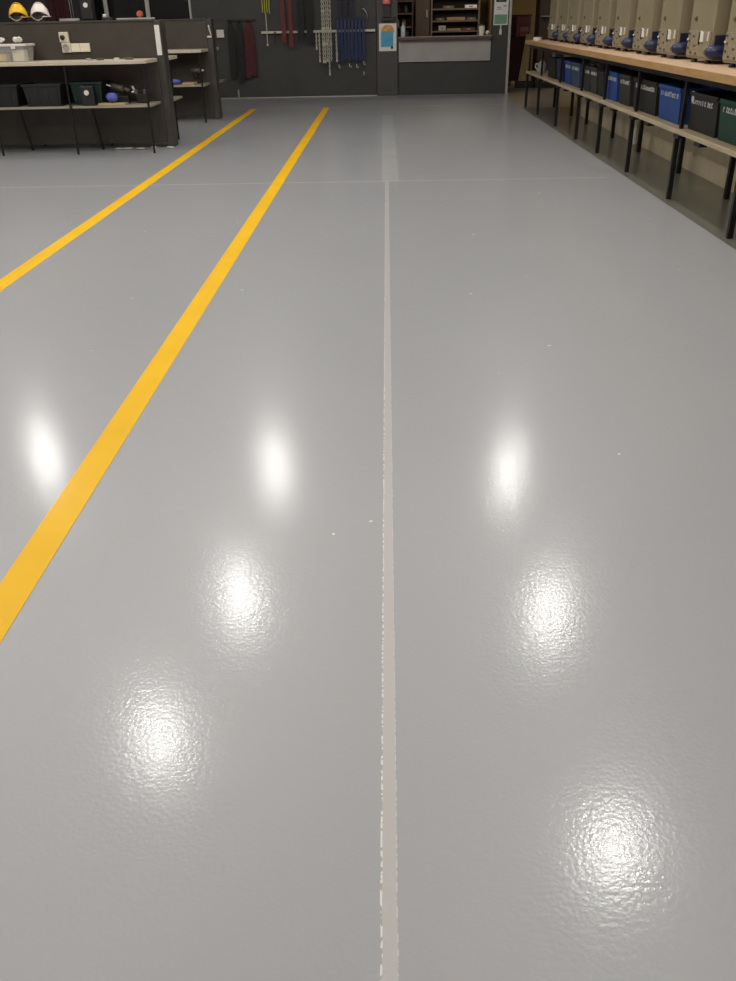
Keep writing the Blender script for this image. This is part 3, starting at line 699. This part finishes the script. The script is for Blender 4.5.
# notice beside the opening
nt_ = thing('notice', 'black, white and green notice on the charcoal wall beside the doorway', 'notice', (2.34, WY, 1.24))
MB().box((-.14, -.006, 0), (.14, 0, .62)).build('sheet', 'white_paper', nt_)
MB().box((-.105, -.009, .40), (.10, -.0065, .60)).build('heading_block', 'notice_black', nt_); MB().box((-.06, -.011, .43), (.07, -.0093, .52)).build('heading_mark', 'notice_grey', nt_)
MB().box((-.125, -.009, .02), (.12, -.0065, .185)).build('green_panel', 'poster_green', nt_)
MB().box((-.085, -.009, .30), (.0, -.0065, .32)).box((-.085, -.009, .27), (.02, -.0065, .285)).box((.04, -.009, .32), (.1, -.0065, .345)).build('text_rows', 'notice_grey', nt_)
tg = thing('hanging_tag', 'narrow white tag hanging below the green notice', 'tag', (2.345, WY, 1.07))
MB().box((-.022, -.008, .0), (.025, 0, .10)).build('tag_body', 'white_plastic', tg, .004); MB().box((-.008, -.006, .1005), (.012, 0, .166)).build('tag_strap', 'white_paper', tg)

# counter room furniture
sv = thing('shelving_unit', 'wide wooden shelving unit behind the serving counter', 'shelving', (1.58, 21.5, 0))
w = .50
for sx in (-1, 1): MB().box((sx*w, 0, 0), (sx*(w+.035), .4, 2.2)).build('side_panel', 'shelf_wood', sv)
MB().box((-w-.035, .401, 0), (w+.035, .42, 2.2)).build('back_panel', 'dark_store', sv)
SZ = [.30, .62, .93, 1.10, 1.30, 1.53, 1.76, 2.0]
for z in SZ: MB().box((-w+.001, 0, z), (w-.001, .4, z+.028)).build('shelf', 'shelf_wood', sv)
items = [(.34, 1.53, .13, .06, 'white_paper', 'white folded parcel on the store\'s upper shelf'), (.02, 1.30, .20, .06, 'cardboard', 'flat cardboard box on the store\'s middle shelf'), (-.33, 1.30, .09, .05, 'knob', 'small brown box on the store\'s middle shelf'), (-.28, 1.10, .08, .10, 'counter_panel', 'grey carton on the store\'s low shelf'), (-.02, 1.10, .16, .04, 'cardboard', 'flat cardboard box on the store\'s low shelf'), (.30, 1.10, .14, .05, 'red_steel', 'dark red box on the store\'s low shelf'), (.35, 1.30, .10, .05, 'shelf_wood', 'brown carton at the end of the store\'s middle shelf'), (-.15, 1.53, .12, .05, 'knob', 'dark brown box on the store\'s upper shelf')]
for (x, z, ww, hh, mt, lab) in items:
    t = thing('carton', lab, 'box', (1.58+x, 21.6, z+.028+G)); MB().box((-ww, -.08, 0), (ww, .08, hh)).build('carton_body', mt, t, .004); MB().box((-ww*.3, -.081, hh*.3), (ww*.3, -.0805, hh*.75)).build('carton_label', 'cardboard', t)
lc = thing('cupboard', 'dark brown cupboard with a pale handle behind the counter', 'cupboard', (.87, 21.5, 0))
MB().box((-.16, .02, 0), (.15, .42, 2.2)).build('cupboard_body', 'brown_wood', lc); MB().box((-.155, 0, .05), (.145, .019, 2.18)).build('door', 'brown_wood', lc, .004)
MB().box((.08, -.03, 1.40), (.10, -.001, 1.54)).build('handle', 'alu', lc)
br = thing('rack', 'brown store rack crowded with jars at the pillar end of the counter room', 'rack', (.33, 21.5, 0))
for sx in (-.28, .30): MB().box((sx, 0, 0), (sx+.03, .4, 2.2)).build('side_panel', 'brown_wood', br)
MB().box((-.28, .401, 0), (.33, .42, 2.2)).build('back_panel', 'dark_store', br)
for z in (.6, .98, 1.20, 1.46, 1.7): MB().box((-.249, 0, z), (.299, .4, z+.03)).build('shelf', 'shelf_wood', br)
for i, (x, z, mt, c) in enumerate(((-.02, 1.23, 'counter_panel', 'grey'), (.13, 1.23, 'cardboard', 'tan'), (.24, 1.23, 'maroon', 'maroon'), (.02, 1.49, 'dark_red', 'dark red'), (.17, 1.49, 'shelf_wood', 'brown'), (.05, 1.01, 'red_steel', 'red'), (.20, 1.01, 'tool_grey', 'dark grey'))):
    t = thing('jar', '%s jar on the %s shelf of the brown store rack' % (c, {1.23: 'middle', 1.49: 'upper', 1.01: 'lower'}[z]), 'jar', (.33+x, 21.62, z+G))
    MB().lathe([(.045, 0), (.05, .01), (.05, .10), (.036, .125)], n=14).build('jar_body', mt, t, smooth=True); MB().lathe([(.04, .126), (.04, .145), (0, .145)], n=14).build('lid', 'knob', t)

# through the doorway
pk = thing('plank', 'long bare wooden plank leaning against the red trolley in the doorway', 'plank', (2.98, 20.9, 0))
MB().hexa([(-.03, 0, .14), (.24, 0, .14), (.24, .03, .14), (-.03, .03, .14)], [(.12, .22, 1.04), (.24, .22, 1.04), (.24, .25, 1.04), (.12, .25, 1.04)]).build('plank_board', 'plank', pk, .003)
MB().box((-.09, -.04, .001), (.30, .09, .139)).build('foot_block', 'dark', pk, .004)
rr = thing('trolley', 'red steel trolley with a maroon cover beyond the doorway', 'trolley', (3.02, 21.55, 0))
MB().box((-.36, 0, .10), (.24, .5, .98)).build('cabinet', 'maroon', rr, .01)
MB().box((-.10, -.02, .985), (.22, .45, 1.38)).build('cover', 'red_steel', rr, .01)
MB().box((-.36, .02, .985), (-.101, .45, 1.38)).build('side_bin', 'maroon', rr, .01)
MB().box((-.36, .0, 1.385), (.25, .48, 1.41)).build('top_tray', 'maroon', rr, .005)
MB().box((.0, -.03, 1.08), (.18, -.021, 1.17)).build('label_plate', 'pink', rr); MB().tube([(.20, -.04, .99), (.28, -.04, 1.42)], .014, 8).build('push_handle', 'alu', rr)
for k in range(5): MB().box((.0+.035*k, -.03, .99), (.018+.035*k, -.021, 1.06)).build('drawer_pull', 'orange_red', rr)
for sx in (-.16, .20):
    for sy in (.05, .45): MB().lathe([(.05, -.02), (.05, .02)], (sx, sy, .0515), 14, 'X').build('wheel', 'dark', rr)
bc = thing('tall_cupboard', 'tall brown cupboard standing just past the doorway', 'cupboard', (3.46, 20.8, 0))
MB().box((-.15, 0, .08), (.4, .6, 2.3)).build('cupboard_body', 'brown_wood', bc, .004); MB().box((-.14, .01, 0), (.39, .59, .079)).build('plinth', 'dark', bc)
MB().box((-.14, -.02, .1), (.12, -.001, 2.28)).box((.13, -.02, .1), (.39, -.001, 2.28)).build('door', 'brown_wood', bc, .003)
sl = thing('wall_shelf', 'small pale ledge fixed to the front of the tall brown cupboard', 'ledge', (3.40, 20.775, 1.36))
MB().box((-.08, -.14, 0), (.10, .0, .025)).build('ledge_board', 'alu', sl, .002); MB().box((.0, -.02, -.09), (.02, .0, -.001)).build('bracket', 'black_steel', sl)

# ------------------------------------------------------------------ lamps
LAMP_W = 118
LH = 5.0
K_ = (LH+1.45)/1.45
lamps = [(.44*K_, 1.15*K_), (.44*K_, 1.91*K_), (.435*K_, 2.73*K_), (-.53*K_, 1.45*K_), (-.42*K_, 1.99*K_), (-.41*K_, 2.79*K_), (-1.29*K_, 2.89*K_), (-1.3*K_, 2.0*K_), (-1.3*K_, 1.3*K_), (.44*K_, .5*K_), (-.5*K_, .5*K_), (-1.3*K_, .5*K_)]
LZ = LH+.2
proto = None
def lamp(loc, label):
    t = thing('high_bay_lamp', label, 'lamp', loc, 0, 'high bay lamps under the ceiling')
    MB().lathe([(.19, 0), (.205, 0), (.19, .06), (.10, .16), (.09, .30), (.04, .32), (0, .32)], n=24).build('housing', 'tool_grey', t, smooth=True)
    MB().tube([(0, 0, .321), (0, 0, CEIL-LZ-.002)], .012, 8).build('hanger', 'black_steel', t)
    return t
for i, (x, y) in enumerate(lamps):
    lab = 'grey high bay lamp hanging from the ceiling over the workshop floor'
    if proto is None: proto = lamp((x, y, LZ), lab)
    else: dup(proto, (x, y, LZ), lab)
    ld = bpy.data.lights.new('lamp_light', 'POINT'); ld.shadow_soft_size = .11; ld.energy = LAMP_W*(.8 if y > 11.5 else 1); ld.color = (1.0, .97, .925)
    lo = bpy.data.objects.new('lamp_light', ld); COL.objects.link(lo); lo.location = (x, y, LZ-.24)
def area(name, loc, w, e, col, rot=(0, 0, 0), shape='SQUARE'):
    ld = bpy.data.lights.new(name, 'AREA'); ld.size = w; ld.energy = e; ld.color = col; ld.shape = shape
    lo = bpy.data.objects.new(name, ld); COL.objects.link(lo); lo.location = loc; lo.rotation_euler = rot
def room_lamp(x, y, z, top, label):
    t = thing('ceiling_lamp', label, 'lamp', (x, y, z))
    MB().box((-.3, -.3, .002), (.3, .3, .05)).build('housing', 'white_plastic', t, .004)
    if top-z > .06: MB().tube([(0, 0, .051), (0, 0, top-z-.002)], .012, 8).build('hanger', 'black_steel', t)
room_lamp(1.6, 20.9, 2.848, 2.9, 'square lamp on the ceiling of the counter room'); area('counter_room_light', (1.6, 20.9, 2.845), .5, 16, (1, .86, .62))
room_lamp(5.4, 22.6, 3.0, CEIL, 'added square lamp hanging unseen beyond the doorway'); area('passage_fill_light', (5.4, 22.6, 2.995), .5, 30, (1, .85, .6))  # lamp added out of sight to brighten the passage

wd = bpy.data.worlds.new('world'); S.world = wd; wd.use_nodes = True
wd.node_tree.nodes['Background'].inputs['Color'].default_value = (.02, .02, .02, 1)

# ------------------------------------------------------------------ camera
W_, H_, F_ = 736, 981, 860.0
def dvec(p): return Vector((p[0]-W_/2, -(p[1]-H_/2), -F_)).normalized()
yv = dvec((383, 15.5)); zv = -dvec((401, 2047)); zv = (zv-yv*zv.dot(yv)).normalized(); xv = yv.cross(zv)
R = Matrix((xv, yv, zv))
cam = bpy.data.cameras.new('camera'); co = bpy.data.objects.new('camera', cam); COL.objects.link(co)
cam.sensor_fit = 'VERTICAL'; cam.sensor_height = 36; cam.lens = F_/H_*36; cam.clip_end = 100
co.matrix_world = Matrix.Translation((0, 0, 1.45)) @ R.to_4x4()
S.camera = co
S.view_settings.view_transform = 'Standard'; S.view_settings.look = 'None'
S.view_settings.exposure = 0.0; S.view_settings.gamma = 1.0
